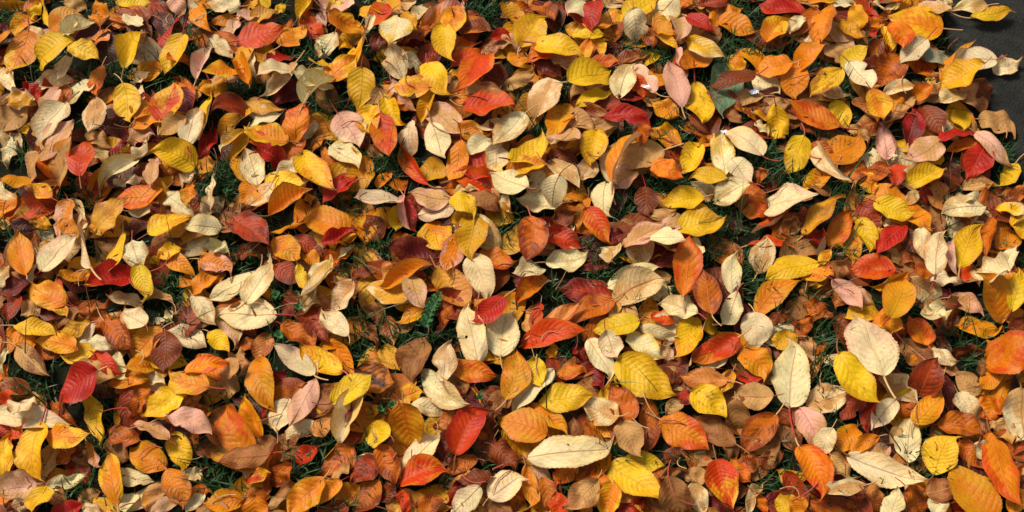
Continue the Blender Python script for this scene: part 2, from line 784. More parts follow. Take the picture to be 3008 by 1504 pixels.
90 370 210 420 80 D 1
1060 1045 1210 940 50 KY 3 w
495 160 600 180 50 OT 2
g 500 110 70 60
g 590 220 50 80
g 350 290 40 90
g 1150 680 110 70
g 1130 800 90 50
g 600 990 110 40
g 320 960 40 40
g 20 1040 40 50
g 1200 1020 70 50
g 660 470 60 80
g 240 480 40 60
g 30 400 60 60
T 490 500
345 370 140 400 140 KY 4
-10 430 215 370 70 GT 3
0 1090 280 1180 150 K 4
165 100 120 240 80 O 3
300 30 280 275 60 K 3
350 190 230 310 110 KT 2
600 70 510 220 110 O 2
720 90 540 250 130 KO 4
720 240 820 160 90 O 2
700 320 975 130 130 O 4 f
1205 365 930 280 160 OG 3
950 340 685 430 60 OG 3
1040 500 1275 385 80 C 4 f
1070 500 1290 440 80 OY 3
1250 510 1030 650 80 OR 2
1160 590 1260 500 35 K 3 f
410 320 690 500 185 RB 4
500 570 680 540 100 B 2
740 470 900 600 150 OG 3 S
700 490 790 620 80 OB 3
860 450 1040 560 90 RB 2
940 560 1020 640 80 OG 2
690 520 700 640 35 KY 3
525 895 730 620 150 K 4
740 640 870 770 130 RB 3
890 640 920 825 70 Y 4
1105 630 940 770 100 TK 3
940 890 1175 625 75 K 4 fp
1150 790 1240 700 100 T 2
1270 830 1115 900 110 T 2
990 790 950 960 100 T 2
1020 850 1090 950 80 OT 1
1225 1110 1010 980 140 KT 4 s
900 940 1050 1140 140 RB 2
780 1040 1020 1190 120 OB 3
830 830 800 1000 80 RB 1
750 985 330 975 200 K 4
340 940 480 1180 130 TP 3
170 830 310 1050 130 KT 4
585 690 275 860 120 K 3 s
165 830 340 700 100 O 4 sp
190 810 310 900 80 G 2
190 700 120 800 90 O 2
220 600 470 680 130 OP 4
260 520 415 520 100 KY 3
350 900 530 870 70 OB 2
690 1110 620 1290 100 OT 2
490 1190 600 1150 70 OB 1
290 1100 420 1220 120 Y 3
1270 60 1040 200 70 C 2
g 230 120 60 110
g 430 220 70 150
g 390 430 80 40
g 1190 240 110 100
g 1270 640 60 160
g 80 860 70 90
g 740 860 60 60
g 880 900 50 70
g 60 720 70 60
g 1260 980 60 150
g 760 1090 60 70
g 520 620 110 50
c 740 850 40
c 760 1120 40
c 400 150 25
c 880 840 22
c 890 930 30
T 980 500
425 125 175 285 170 KP 4
450 160 490 400 50 P 4 f
480 190 520 420 90 C 3
440 245 420 410 120 Y 3
785 210 510 150 130 TP 4
820 240 540 325 110 KP 4
790 160 990 270 120 Y 4 s
810 350 915 280 90 G 2
930 150 1110 260 100 TB 2
810 130 960 110 50 T 2
1130 180 1185 300 70 KO 2 f
960 300 890 605 200 G 4 s
680 340 720 535 200 OY 3
830 440 740 680 130 OP 3
700 540 680 680 80 OP 2
990 560 1215 650 140 O 3
930 565 1060 880 185 K 4 p
960 800 980 940 90 O 2
1160 850 960 1050 140 C 4
1130 1240 1180 950 195 K 3
970 1290 868 885 180 KY 4 h
700 690 920 930 200 GT 3
520 700 600 940 150 TP 4 h
500 850 225 770 150 GK 3
655 620 315 800 110 O 4 fp
300 720 410 640 90 OT 2
680 880 440 1050 110 OY 3
660 560 385 560 180 M 3 s
300 460 230 310 120 B 2 p
280 890 300 1050 55 TB 2
190 980 300 1170 70 TB 2 w
350 990 400 1180 110 B 2
450 1100 550 1010 80 T 1
780 850 720 1090 90 OB 2
740 1430 765 1150 150 KT 4
330 1200 460 1340 130 G 3 s
1140 1240 990 1280 70 G 2
810 390 850 390 50 KP 2
130 700 280 690 60 B 1
g 110 250 100 80
g 280 530 100 80
g 110 560 100 50
g 190 620 70 60
g 160 1000 80 110
g 620 1010 110 130
g 1130 420 100 120
g 440 1130 70 60
g 640 720 40 60
g 1200 220 40 60
g 780 1150 40 50
g 230 1180 100 50
h 660 990 130
T 1470 500
410 235 120 220 150 K 3 s
405 80 330 230 150 K 4 p
200 300 180 615 190 OB 4
370 400 490 270 100 B 3
400 240 340 400 50 OB 2
410 400 500 400 50 KY 2
460 170 610 190 60 OG 2
590 190 520 390 80 OG 3
580 250 720 500 140 RO 4
310 410 555 560 130 R 4 s
720 410 860 500 110 M 3
770 640 700 490 150 TK 4 s
550 640 740 640 80 M 2
310 640 600 600 150 K 4 p
265 610 120 720 140 K 3 p
330 750 75 900 130 OR 4 f
100 720 230 770 90 M 2
262 1075 560 885 110 OT 4 p
220 920 160 1110 70 T 3
270 900 220 1100 80 R 3
130 1165 580 1060 150 R 4
340 1080 510 1000 70 C 2
745 840 390 790 170 RM 3
750 890 480 1030 150 OB 3 s
755 885 1115 705 210 T 4 v
735 770 1060 630 120 KY 3
940 595 970 410 170 TK 3
835 480 1110 370 110 TP 3 a
1240 320 1090 380 100 TP 2
1010 440 1250 450 110 K 4 p
980 125 960 320 140 B 3
1000 300 1180 280 70 T 2
1375 170 1085 235 140 Y 4
1060 950 1150 1040 80 R 1
1140 790 1040 880 100 KT 2
940 1010 615 1090 150 Y 4
935 1060 1190 1125 60 KY 4 a
960 1040 1110 1180 130 G 3 s
710 1092 780 1285 155 KP 4 p
860 1110 1095 1280 150 K 4
330 1260 380 1180 60 O 2
510 1180 570 1290 70 M 1
1090 1190 1160 1280 70 TP 2
g 40 340 70 130
g 830 210 60 90
g 1090 80 130 40
g 350 830 50 60
g 680 690 80 60
g 580 490 50 60
g 900 930 80 30
g 1200 860 80 50
g 480 1190 80 60
g 800 560 50 60
g 280 1240 60 40
T 1960 500
545 110 310 190 150 KT 4
330 200 170 90 110 TK 2
60 400 410 350 170 Y 4
125 290 300 260 70 YG 3
110 835 130 430 185 OR 4 s
180 470 230 595 80 KY 3
300 975 250 665 170 OB 4 S
440 840 440 545 130 KY 4 sp
470 825 398 1078 130 K 4
205 970 -50 870 150 K 4
500 290 700 265 95 OR 4
540 130 660 240 120 OB 3
690 150 960 250 150 KP 4 p
930 400 1090 500 110 RM 3
910 410 1140 140 120 G 4 p
780 420 880 330 100 B 2
810 310 570 440 50 R 3 f
570 490 840 490 70 R 2
610 690 680 455 150 TK 3 s
1025 625 650 730 170 Y 4
1110 680 905 720 80 OG 3
1100 540 1030 640 70 OY 3
1070 720 930 770 70 G 2
600 975 900 735 160 O 4 s
590 960 600 1205 185 K 3 s
960 1000 870 1140 80 OB 2 w
880 1120 700 1170 120 G 3 S
480 1150 120 1290 150 R 4
200 990 100 1285 170 YO 4
350 1050 240 1060 110 G 2
350 960 460 890 90 B 2
930 900 1110 990 110 OB 3 S
690 1030 840 960 80 B 2
1180 620 1100 740 100 TB 2
870 160 990 180 60 T 2
440 300 480 450 80 D 1
1000 1240 1090 1160 50 OB 1
930 1160 990 1290 60 TP 1
g 50 90 80 50
g 380 250 100 60
g 730 60 120 60
g 280 520 110 80
g 550 650 80 100
g 560 780 110 80
g 120 870 60 40
g 950 830 100 60
g 1040 1080 90 100
g 760 1030 80 50
g 1200 130 90 70
g 870 500 60 60
g 1160 540 90 30
g 440 380 60 60
T 2448 500
-25 515 110 255 150 OR 4
180 330 275 550 110 YG 3
0 760 205 940 120 P 4
40 730 270 900 80 PT 4 a
130 800 0 900 110 OT 2
40 1000 100 1200 130 B 2
275 215 540 345 140 Y 4 s
200 230 320 390 130 RB 2
490 360 285 550 130 C 4
530 240 640 405 140 OG 3
500 220 560 140 70 T 2
560 180 680 190 100 RM 2
1030 235 722 265 150 KT 4 pv
1010 200 790 200 60 KT 3
590 390 590 595 105 KT 3
690 705 728 385 150 KT 4
620 710 860 760 80 K 3
790 480 830 690 50 P 3 f
850 670 965 345 190 YG 4
840 740 930 660 80 R 2
1070 310 1030 560 100 OB 3
1105 240 1330 280 70 YK 4 a
1215 300 1310 480 110 Y 3
1120 520 1260 420 120 O 2
1130 730 980 640 150 KT 3 w
1140 720 1240 510 110 KP 4 w
1190 960 970 740 180 OG 4
1200 950 1290 670 150 YG 4
840 1015 1140 1090 120 O 4 a
790 860 1020 940 110 TP 3
760 890 860 1000 100 TB 2
745 910 640 1040 150 KT 4 pw
540 740 710 890 150 T 2
650 690 500 660 80 OB 3
425 680 100 670 170 R 4
500 690 240 805 50 OG 4 f
380 985 480 715 200 G 4
270 990 470 1060 120 O 3 S
310 950 90 980 130 G 3 S
640 1180 510 980 140 OR 4
660 1220 840 1310 90 KT 3
680 1140 780 1070 70 D 1
990 1210 750 1240 50 B 1
1150 210 1290 120 100 B 2
760 590 760 700 80 OB 2
470 410 530 550 90 D 1
380 530 440 640 50 T 2
g 100 120 90 70
g 150 250 60 60
g 760 370 40 40
g 440 110 30 30
g 70 555 70 30
g 560 930 40 50
g 900 1080 130 80
g 1000 1180 60 40
g 490 1050 30 60
g 1080 530 40 60
g 470 1250 40 30
g 1110 160 40 30
T 0 944
640 210 790 370 110 R 3
105 165 300 370 130 TM 3
1115 60 1095 345 190 B 4
40 190 0 350 40 K 3 f
50 300 -10 420 70 OR 2
680 390 360 480 200 C 4
510 280 785 400 150 T 4 sh
800 220 840 400 100 KY 3
735 425 995 380 100 O 3
1000 240 890 340 110 OG 2
1240 450 970 650 170 YG 4
990 400 1110 400 60 KT 2
870 470 840 690 110 RB 2 S
1000 460 920 640 90 OB 2
170 480 130 655 150 KT 4 p
-30 620 450 690 150 KP 3
250 675 205 1080 200 Y 4 sp
320 730 585 765 145 OY 3
565 455 705 820 130 Y 4
360 545 520 700 60 OB 3 f
930 800 720 740 130 OB 3
1140 760 860 670 70 TP 4 a
1115 990 870 850 200 OG 4
1120 985 1265 1240 180 O 4
790 990 1035 1070 110 K 3
785 1230 740 860 140 OY 4 p
730 810 850 950 110 TB 2
30 1050 20 770 140 Y 4 s
185 1070 -20 1190 170 PT 4
280 1100 230 1310 150 YG 4 s
210 1100 120 1290 110 K 3
310 1110 600 1040 80 KY 4
560 1240 320 1310 130 C 4 p
340 1140 440 1240 100 TB 2
480 850 400 980 80 OB 2
500 840 590 970 90 B 2
480 920 590 1100 110 RB 1
370 850 270 1070 110 T 1
580 810 660 1000 70 OP 3
540 1210 670 1150 90 T 2
560 1230 680 1300 80 K 3
890 1155 830 1300 100 KY 3
1100 1100 990 1280 120 T 3
1200 1210 990 1300 90 TP 3
60 760 160 760 80 R 1
0 680 50 790 80 R 1
0 560 90 490 80 R 1
g 120 430 110 80
g 300 470 60 70
g 690 560 80 110
g 690 840 60 60
g 510 1130 90 60
g 780 470 50 40
g 330 250 30 30
g 720 1240 40 50
g 110 830 30 60
g 620 1080 40 50
T 490 944
280 440 -10 380 170 OY 4 p
230 480 30 640 80 OT 3
5 620 315 735 150 P 4 p
50 760 140 1000 150 Y 3
120 320 425 265 100 OR 4 a
1000 370 720 150 140 KP 4 s
1190 350 875 180 150 Y 4 s
590 225 675 590 180 OG 4
1120 145 1260 350 80 O 2
490 300 345 350 110 T 3
470 390 345 510 120 T 2
440 220 550 300 90 T 2
720 520 920 410 120 OB 2
700 430 800 360 90 RM 1
1005 395 825 715 150 P 4 p
820 530 720 740 150 KY 3
980 690 790 780 90 KT 2
980 760 1130 650 100 OT 3
1110 545 1395 370 150 Y 4 p
1165 815 1320 425 150 K 4 pf
560 870 390 550 210 OR 4 s
640 800 500 500 110 OY 4 f
705 905 345 940 150 TB 4 p
600 860 740 790 100 TB 2
1015 850 850 960 110 R 4 p
540 1080 690 1010 80 RY 3
740 850 670 1150 60 OB 2
570 1200 680 1150 90 OB 2
610 1195 600 1400 160 OR 4
520 1190 240 1250 150 OG 4
250 1165 110 1290 80 KT 4 p
150 1180 290 1130 90 O 2
130 1020 240 1060 80 KT 2
820 970 700 1100 100 OB 2
870 1090 700 1240 90 TB 2 w
690 1250 800 1190 50 T 2
1070 1060 800 1310 170 OG 4
1240 850 1060 1040 140 OB 2
1170 1080 1010 1240 110 OG 3
1080 1090 1255 960 60 T 3 w
1140 1190 1300 1120 120 OG 2
1010 600 1150 480 110 TB 2
760 850 900 780 80 TB 1
150 660 270 680 60 OB 1
1170 640 1240 560 70 M 1
g 230 560 90 90
g 230 870 90 100
g 360 1060 110 80
g 930 990 90 70
g 1080 770 80 60
g 500 1120 40 40
g 420 530 50 30
g 690 290 40 60
g 1200 1240 80 40
T 980 944
620 100 490 405 200 TB 4 p
170 350 400 460 180 DO 3 u
380 530 610 450 130 OY 4
600 330 920 575 150 KT 4 sp
545 560 740 620 100 KT 2
520 580 500 840 200 OG 3
880 600 700 720 110 OT 2
820 890 1015 565 180 RC 4
795 315 1110 380 140 OR 4
1165 535 1240 200 190 GO 4 S
800 370 910 480 100 TB 2
405 790 190 740 170 Y 4
290 590 220 640 70 G 2
300 825 430 1110 150 OB 4
480 1000 730 745 150 KY 4
440 1090 755 960 190 RO 4 sv
410 760 470 710 60 O 2
340 680 470 600 90 OB 1
470 890 380 810 80 O 2
310 940 110 1080 140 RB 3
280 910 150 930 60 KT 2
300 1080 140 1290 160 OB 3
320 1190 430 1120 90 B 2
450 1140 490 1290 70 R 2
560 1250 740 1200 130 OB 3
990 1130 790 1320 140 KP 4
960 930 755 1040 100 OB 3
1060 1040 830 1070 90 B 3
870 1100 780 1250 90 M 2
800 790 730 910 90 M 1
1050 1200 1285 1030 180 KY 4
1030 1200 1220 1300 120 TB 3
1080 790 970 950 110 B 3
1070 830 1250 1000 140 B 3 w
1180 500 1030 600 110 TB 2
1010 720 1110 610 110 B 1
1130 1050 1000 1170 100 TB 2
g 200 100 100 100
g 330 570 60 80
g 980 480 80 60
g 600 60 80 60
g 230 860 50 40
g 930 830 60 90
g 790 940 60 40
g 1060 990 50 40
g 60 1250 80 40
g 150 260 60 40
g 740 1090 30 60
c 400 570 35
c 320 600 30
c 995 520 30
T 1470 944
310 750 -30 660 210 OG 4
600 120 775 375 130 KY 3
740 365 795 420 40 Y 3
790 250 1175 530 230 YG 4
815 655 550 550 180 TK 4 p
820 670 920 930 180 T 4
900 660 750 410 170 OB 4 p
1000 555 1000 900 130 OB 3
1075 660 1420 850 220 OR 4
255 545 630 480 180 YG 4
230 250 258 460 125 Y 4
340 310 70 575 150 KY 3
385 350 585 310 90 OR 4 a
530 310 700 420 110 M 2
500 200 590 290 60 M 1
210 570 470 740 110 OG 3
185 885 805 828 190 KY 4 hp
500 920 360 1090 150 OR 2
400 590 590 690 110 D 1
620 690 760 790 70 O 2
725 970 1120 1195 210 Y 4 p
840 945 1105 970 130 YG 3
650 1080 470 1290 160 T 3
380 1170 420 1340 120 R 3
660 1150 540 1300 120 GO 3 S
760 1085 700 1330 150 OY 4
170 990 250 1270 100 OG 3 S
290 1070 360 1280 110 OB 2
1135 1070 1230 1330 200 TB 4 p
1070 1050 1250 1010 60 TB 3
650 1020 700 1140 90 OR 2
530 1060 640 960 90 OB 1
920 480 990 560 80 T 2
1220 540 1120 610 80 T 2
820 1280 960 1220 80 RM 1
1110 930 1240 870 90 B 2
200 950 320 1050 100 TP 1
g 350 600 60 50
g 690 460 50 30
g 720 890 90 50
g 450 1090 60 80
g 1090 570 60 50
g 1240 940 60 50
g 160 1200 30 50
g 30 250 40 30
g 690 130 30 80
g 480 200 40 40
T 1960 944
490 180 700 370 170 OG 4
825 590 890 120 250 KY 4 p
720 510 430 500 170 T 4
410 400 80 390 140 OT 4
440 340 380 490 90 O 3
165 470 410 630 180 Y 4 S
400 220 220 310 110 KT 3
450 820 150 640 160 TB 3 p
450 570 490 740 140 TB 2
735 625 510 895 200 OB 4 p
770 600 850 720 100 B 2
780 720 880 870 110 TB 2
900 575 1050 920 170 PT 4
1115 715 1040 910 150 KY 4 p
1120 910 1240 1060 110 T 2
940 575 1250 470 190 TK 4 s
900 840 1080 1200 190 OR 4 s
330 930 450 1270 220 RY 4 s
440 940 550 1090 100 OR 3
290 860 190 980 120 T 2
260 1030 100 1050 110 T 3
180 1095 250 1300 130 TK 3
630 1095 545 1300 80 TK 4 pf
610 1170 670 1290 60 OR 2
830 1170 770 1310 130 G 3
930 1190 840 1310 110 O 3
300 1200 480 1300 100 M 2
60 500 160 540 80 RM 1
490 380 650 360 70 C 1
500 990 610 910 100 B 1
640 960 770 890 90 B 1
1060 950 1170 1030 100 TB 1
390 830 480 920 90 TB 2
g 450 240 30 70
g 1050 90 90 90
g 1050 330 80 110
g 760 1070 120 100
g 110 940 60 50
g 1000 950 50 50
g 1120 670 60 30
g 330 890 30 50
g 1190 1220 100 60
g 760 830 40 50
T 2448 944
350 350 190 -50 250 KP 4 s
40 215 300 560 190 YG 4 s
160 715 10 880 150 OG 3
310 775 85 900 100 O 4
90 912 635 1085 190 KY 4 p
200 1110 -80 1140 100 TK 3
190 510 60 660 120 RB 2
270 520 220 740 80 RM 2
460 140 660 300 150 TB 3
1070 200 1330 200 220 OR 4 s
310 370 580 545 160 TK 4 S
420 530 250 730 150 KP 4
590 490 680 280 210 RB 4
545 680 755 470 150 GO 4 s
450 570 590 650 100 OB 2
500 960 535 620 165 KY 4 sp
680 1035 790 750 230 Y 4 s
840 480 950 685 140 KT 4 S
750 370 815 580 90 M 3
990 480 830 340 130 T 3 s
730 320 860 350 60 T 2
1130 340 975 480 110 OG 4
1060 250 990 370 80 TB 3
705 680 1035 740 150 OB 4
1120 520 1000 680 140 OR 3 S
1260 455 1290 830 280 TK 4 p
1060 740 1230 1250 200 OR 4
1090 1340 805 945 260 OG 4 v
640 1160 850 1110 150 TB 3
670 1300 740 1140 130 KT 3
480 1160 640 1280 150 OB 3
380 1400 455 1130 150 KY 4
230 1140 340 1270 100 OT 2
250 930 380 850 110 TP 2
450 700 400 820 60 T 1
950 850 1100 920 100 KY 3 S
870 830 990 980 100 OB 1
810 1200 930 1300 90 R 2
1280 1150 1180 1300 120 OY 3
1090 700 1220 800 90 T 1
1040 950 1120 1120 60 KT 2
g 470 240 40 80
g 830 110 130 60
g 960 230 100 60
g 1180 370 90 70
g 340 800 50 60
g 630 760 50 50
g 560 920 70 80
g 570 1010 60 40
g 100 1230 130 60
g 1060 810 40 30
g 730 1010 60 30
g 450 600 30 50
'''
leaves, gaps, clovers, herbs = [], [], [], []
x0 = y0 = 0
for ln in CAT.strip().splitlines():
    p = ln.split()
    if p[0] == 'T':
        x0, y0 = int(p[1]), int(p[2])
        continue
    q = lambda i: x0 + float(p[i]) / 2.3
    qy = lambda i: y0 + float(p[i]) / 2.3
    if p[0] == 'g':
        gaps.append((q(1), qy(2), float(p[3]) / 2.3, float(p[4]) / 2.3))
    elif p[0] == 'c':
        clovers.append((q(1), qy(2), float(p[3]) / 2.3))
    elif p[0] == 'h':
        herbs.append((q(1), qy(2), float(p[3]) / 2.3))
    else:
        leaves.append(dict(b=(q(0), qy(1)), t=(q(2), qy(3)), w=float(p[4]) / 2.3, c=p[5], l=int(p[6]),
                           f=p[7] if len(p) > 7 else ''))
GAP = np.array(gaps)
def gap_depth(px, py):                   # <1 inside a grassy gap
    return np.min(((px - GAP[:, 0]) / GAP[:, 2]) ** 2 + ((py - GAP[:, 1]) / GAP[:, 3]) ** 2)

# ------------------------------------------------------------------ colours (albedo)
PAL = {c: lin(*rgb) * 0.92 for c, rgb in dict(
    Y=(230, 180, 20), G=(210, 146, 14), O=(214, 120, 6), R=(200, 56, 4), C=(172, 22, 14), M=(96, 18, 16),
    B=(128, 54, 12), D=(66, 32, 24), K=(231, 208, 155), T=(196, 146, 84), P=(224, 166, 140),
    V=(96, 128, 92), A=(128, 142, 116)).items()}
SECOND = dict(Y=('G', .45), G=('O', .4), O=('G', .4), R=('O', .35), C=('R', .35), M=('B', .5), B=('D', .35), D=('M', .4),
              K=('T', .30), T=('B', .25), P=('T', .4), V=('A', .5), A=('T', .3))
ALT = dict(Y='GGO', G='YOB', O='YGRB', R='OOMC', C='RM', M='BC', B='OTD', D='BM', K='TYTT', T='BKGB', P='TK', V='A', A='T')
DUO = {'OB': (lin(184, 92, 8), lin(132, 54, 10)), 'RB': (lin(150, 50, 12), lin(108, 36, 12)), 'TB': (lin(156, 102, 52), lin(118, 62, 22)),
       'RM': (lin(160, 40, 14), lin(104, 22, 14)), 'OT': (lin(196, 124, 56), lin(160, 84, 24)), 'GT': (lin(204, 146, 44), lin(180, 116, 44)),
       'BO': (lin(140, 62, 12), lin(190, 92, 10)), 'KO': (PAL['K'], lin(204, 132, 40))}
UNDER = 'KTPA'
def colours(code):
    a = PAL[code[0]]
    if code in DUO:
        a, b = DUO[code]
    elif len(code) > 1:
        q = {'KY': .26, 'KP': .55, 'PK': .5}.get(code, .75)
        b = a * (1 - q) + PAL[code[1]] * q
    else:
        s, f = SECOND[code]
        if rng.random() < .55:
            s, f = ALT[code[0]][rng.integers(len(ALT[code[0]]))], rng.uniform(.45, .85)
        b = a * (1 - f) + PAL[s] * f
    j = 1 + rng.normal(0, 0.06)
    jj = 1 + rng.normal(0, 0.03, 3)
    return np.clip(a * j * jj, 0, 0.9), np.clip(b * j * jj, 0, 0.9)

# ------------------------------------------------------------------ leaf shape
_cu = np.array([0, .012, .04, .10, .20, .33, .47, .62, .76, .87, .94, .98, 1])
_cs = np.array([.02, .17, .34, .58, .82, .97, 1, .92, .67, .34, .12, .04, .0])
_fu = np.linspace(0, 1, 401)
_fs = np.interp(_fu, _cu, _cs)
_fs[3:-3] = np.convolve(_fs, np.ones(17) / 17, 'same')[3:-3] * np.clip((_fu[3:-3] + .02) * 60, 0, 1) ** .1
_fs[:9] = np.interp(_fu[:9], _cu, _cs)
_fs[-9:] = np.interp(_fu[-9:], _cu, _cs)

def shape_leaf(L, Wapp, flags, nu, nv, rg, hard, want=0, vn=10.0):
    """leaf in its own frame: x along, y across, z up; chord L, apparent width Wapp"""
    f = 'f' in flags
    wth = 'w' in flags
    bend = rg.normal(0.15, 0.48)
    if 'a' in flags:
        bend = rg.uniform(0.9, 1.4)
    if 'u' in flags:
        bend = -rg.uniform(0.7, 1.1)
    phi = rg.uniform(-0.05, 0.34)
    kap = rg.normal(1.0, 6.0, 2)
    if rg.random() < .20:
        kap[rg.integers(2)] = rg.uniform(16, 34)                 # 1/m, edge curl of each half
    if f:
        phi = rg.uniform(0.65, 0.85)
        kap = rg.uniform(2, 12, 2)
    if 'u' in flags:
        kap = rg.uniform(10, 18, 2)
    if wth:
        kap = rg.normal(6, 18, 2)
        bend += rg.normal(0, .5)
    Lt = L * (bend / 2) / math.sin(bend / 2) if abs(bend) > .02 else L
    hw0 = max(Wapp, 0.34 * Lt) / 2
    def proj(d, kk):
        kk = kk if abs(kk) > .5 else .5
        a = np.clip(kk * d, -1.9, 1.9)
        kk = np.where(np.abs(d) > 1e-9, a / np.maximum(d, 1e-9), kk)
        return (np.sin(phi + a) - math.sin(phi)) / kk, (math.cos(phi) - np.cos(phi + a)) / kk
    for _ in range(4):
        ap = sum(float(proj(np.array([hw0]), q)[0][0]) for q in kap)
        hw0 *= np.clip(Wapp / max(ap, 1e-4), .6, 1.5)
    hw0 = float(np.clip(hw0, 0.185 * Lt, 0.40 * Lt))
    ap = sum(float(proj(np.array([hw0]), q)[0][0]) for q in kap)
    roll = 0.0
    if ap > Wapp * 1.06:
        roll = math.acos(np.clip(Wapp / ap, 0.42, 1)) * (want if want and rg.random() < .85 else rg.choice([-1, 1]))
    u = np.linspace(0, 1, nu)
    u = u - 0.018 * np.sin(2 * np.pi * u)         # a little denser at both ends
    kpow = rg.uniform(.86, 1.16)
    hw = hw0 * np.interp(u ** kpow, _fu, _fs)
    if hard:
        saw = (u * 21) % 1.0
        hwl = hw * (1 + 0.075 * (saw - .5) * (u > .05) * (u < .985))
    else:
        hwl = hw
    asym = 1 + rg.normal(0, .05)
    v = np.linspace(-1, 1, nv)
    lump = []
    for _s in (0, 1):                             # each margin has its own run, now and then a bite or tear
        q = 1 + .05 * np.sin(2 * np.pi * (u * rg.uniform(.8, 2.2) + rg.random()))
        if rg.random() < (.05 if nu > 30 else .15):
            q = q - rg.uniform(.18, .55) * np.exp(-((u - rg.uniform(.25, .85)) / rg.uniform(.03, .08)) ** 2)
        lump.append(hwl * q)
    d = np.abs(v)[None, :] * np.where(v[None, :] < 0, lump[0][:, None], lump[1][:, None])
    y = np.zeros((nu, nv)); z = np.zeros((nu, nv))
    h = nv // 2
    for sgn, sl_, kk in ((-1, slice(0, h + 1), kap[0]), (1, slice(h, nv), kap[1])):
        yy, zz = proj(d[:, sl_] * (asym if sgn > 0 else 1), kk)
        y[:, sl_], z[:, sl_] = sgn * yy, zz
    # pleats between the lateral veins, wavy margin
    U, AV = np.meshgrid(u, np.abs(v), indexing='ij')
    ph = (U - .22 * AV ** 1.25) * vn * 2 * np.pi
    z += (-0.00020 - 0.00022 * rg.random()) * np.cos(ph) * np.sin(np.pi * np.clip(AV, 0, 1)) * (1 if not wth else 2)
    amp = (0.0012 + 0.0018 * rg.random()) * (3.0 if wth else 1)
    z += amp * AV ** 2 * np.sin(2 * np.pi * (U * rg.uniform(1.2, 3.0) + rg.random()) + np.sign(v)[None, :] * rg.uniform(.4, 2))
    for _q in range(5):                           # limp, uneven surface
        z += rg.uniform(.0004, .0011) * (2.2 if wth else 1) * np.sin(rg.uniform(2, 7) * U * 2 + rg.uniform(-3.2, 3.2) * v[None, :] * 1.3 + rg.uniform(0, 6.28))
    tw = rg.normal(0, .32) + (rg.normal(0, .5) if wth else 0)
    th = tw * (u - .5)
    y, z = y * np.cos(th)[:, None] - z * np.sin(th)[:, None], y * np.sin(th)[:, None] + z * np.cos(th)[:, None]
    # bend along the length, a sideways sweep of the midrib
    s = (u - .5) * Lt
    b = bend / Lt
    if abs(bend) > .02:
        ang = s * b
        X, Z = np.sin(ang) / b, -(1 - np.cos(ang)) / b
    else:
        ang, X, Z = s * 0, s, s * 0
    sw = rg.normal(0, .035) * Lt
    xx = X[:, None] + z * np.sin(ang)[:, None]
    zz = Z[:, None] + z * np.cos(ang)[:, None]
    yy = y + (sw * (1 - 4 * (u - .5) ** 2))[:, None]
    # tip hooks a little
    hook = rg.normal(0, .012)
    yy += (hook * np.clip((u - .8) / .2, 0, 1) ** 2)[:, None]
    cr, sr = math.cos(roll), math.sin(roll)
    P = np.stack([xx, yy * cr - zz * sr, yy * sr + zz * cr], -1)
    luv = np.stack([U, np.broadcast_to(v, U.shape), np.zeros_like(U)], -1)
    return P, luv

def grid_faces(nu, nv):
    a = np.arange(nu * nv).reshape(nu, nv)
    return np.stack([a[:-1, :-1], a[1:, :-1], a[1:, 1:], a[:-1, 1:]], -1).reshape(-1, 4)

def tube(path, r0, r1, n=5):
    path = np.asarray(path)
    t = np.gradient(path, axis=0)
    t /= np.linalg.norm(t, axis=1)[:, None] + 1e-9
    s = np.cross(t, [0.13, 0.21, 0.97])
    s /= np.linalg.norm(s, axis=1)[:, None] + 1e-9
    q = np.cross(t, s)
    rr = np.linspace(r0, r1, len(path))[:, None, None]
    a = np.linspace(0, 2 * np.pi, n, endpoint=False)
    V = path[:, None] + rr * (np.cos(a)[None, :, None] * s[:, None] + np.sin(a)[None, :, None] * q[:, None])
    m = len(path)
    i = np.arange(m * n).reshape(m, n)
    j = np.roll(i, -1, axis=1)
    return V.reshape(-1, 3), np.stack([i[:-1], j[:-1], j[1:], i[1:]], -1).reshape(-1, 4)

# ------------------------------------------------------------------ the pile: leaves come to rest on what lies below
CELL, GX, GY = 0.006, -2.1, -1.5
HM = np.full((int(4.2 / CELL), int(3.4 / CELL)), 0.004)
_jx = GX + (np.arange(HM.shape[0]) + .5) * CELL
for _j in range(HM.shape[1]):
    HM[_jx > edge_x(GY + (_j + .5) * CELL), _j] = .0155
def cells(P):
    i = np.clip(((P[..., 0] - GX) / CELL).astype(int), 0, HM.shape[0] - 1)
    j = np.clip(((P[..., 1] - GY) / CELL).astype(int), 0, HM.shape[1] - 1)
    return i, j

def rest(local, ex, ey, ez, C, pct, keep_ray):
    """slide the leaf along the line of sight (or straight down) until it rests on the pile"""
    W = local[..., 0:1] * ex + local[..., 1:2] * ey + local[..., 2:3] * ez
    for _ in range(3):
        P = W + C
        i, j = cells(P)
        dz = np.percentile(HM[i, j] - P[..., 2], pct) + 0.0015
        if keep_ray:
            dr = CAMP - C
            C = C + dr / dr[2] * dz
        else:
            C = C + np.array([0, 0, dz])
    P = W + C
    i, j = cells(P)
    np.maximum.at(HM, (i, j), P[..., 2])
    return P, C

def tilt_normal(sd, bias):
    n = np.array([rng.normal(0, sd), rng.normal(0, sd) - bias, 1.0])
    t = math.hypot(n[0], n[1])
    if t > .42:
        n[:2] *= .42 / t
    return n / np.linalg.norm(n)

def stalk_path(P, L, flags):
    base, nxt = P[0, P.shape[1] // 2], P[3, P.shape[1] // 2]
    d = base - nxt
    d /= np.linalg.norm(d)
    n = L * (rng.uniform(.30, .42) if 'p' in flags else rng.uniform(.20, .34))
    side = np.cross(d, [0, 0, 1.0]) * rng.normal(0, .5)
    lift = np.array([0, 0, rng.uniform(.1, .6) if 'p' in flags else rng.uniform(-.3, .5)])
    s = np.linspace(0, 1, 7)[:, None]
    return base - d * 0.003 + n * (d * s + (side + lift) * s ** 2 * .6)

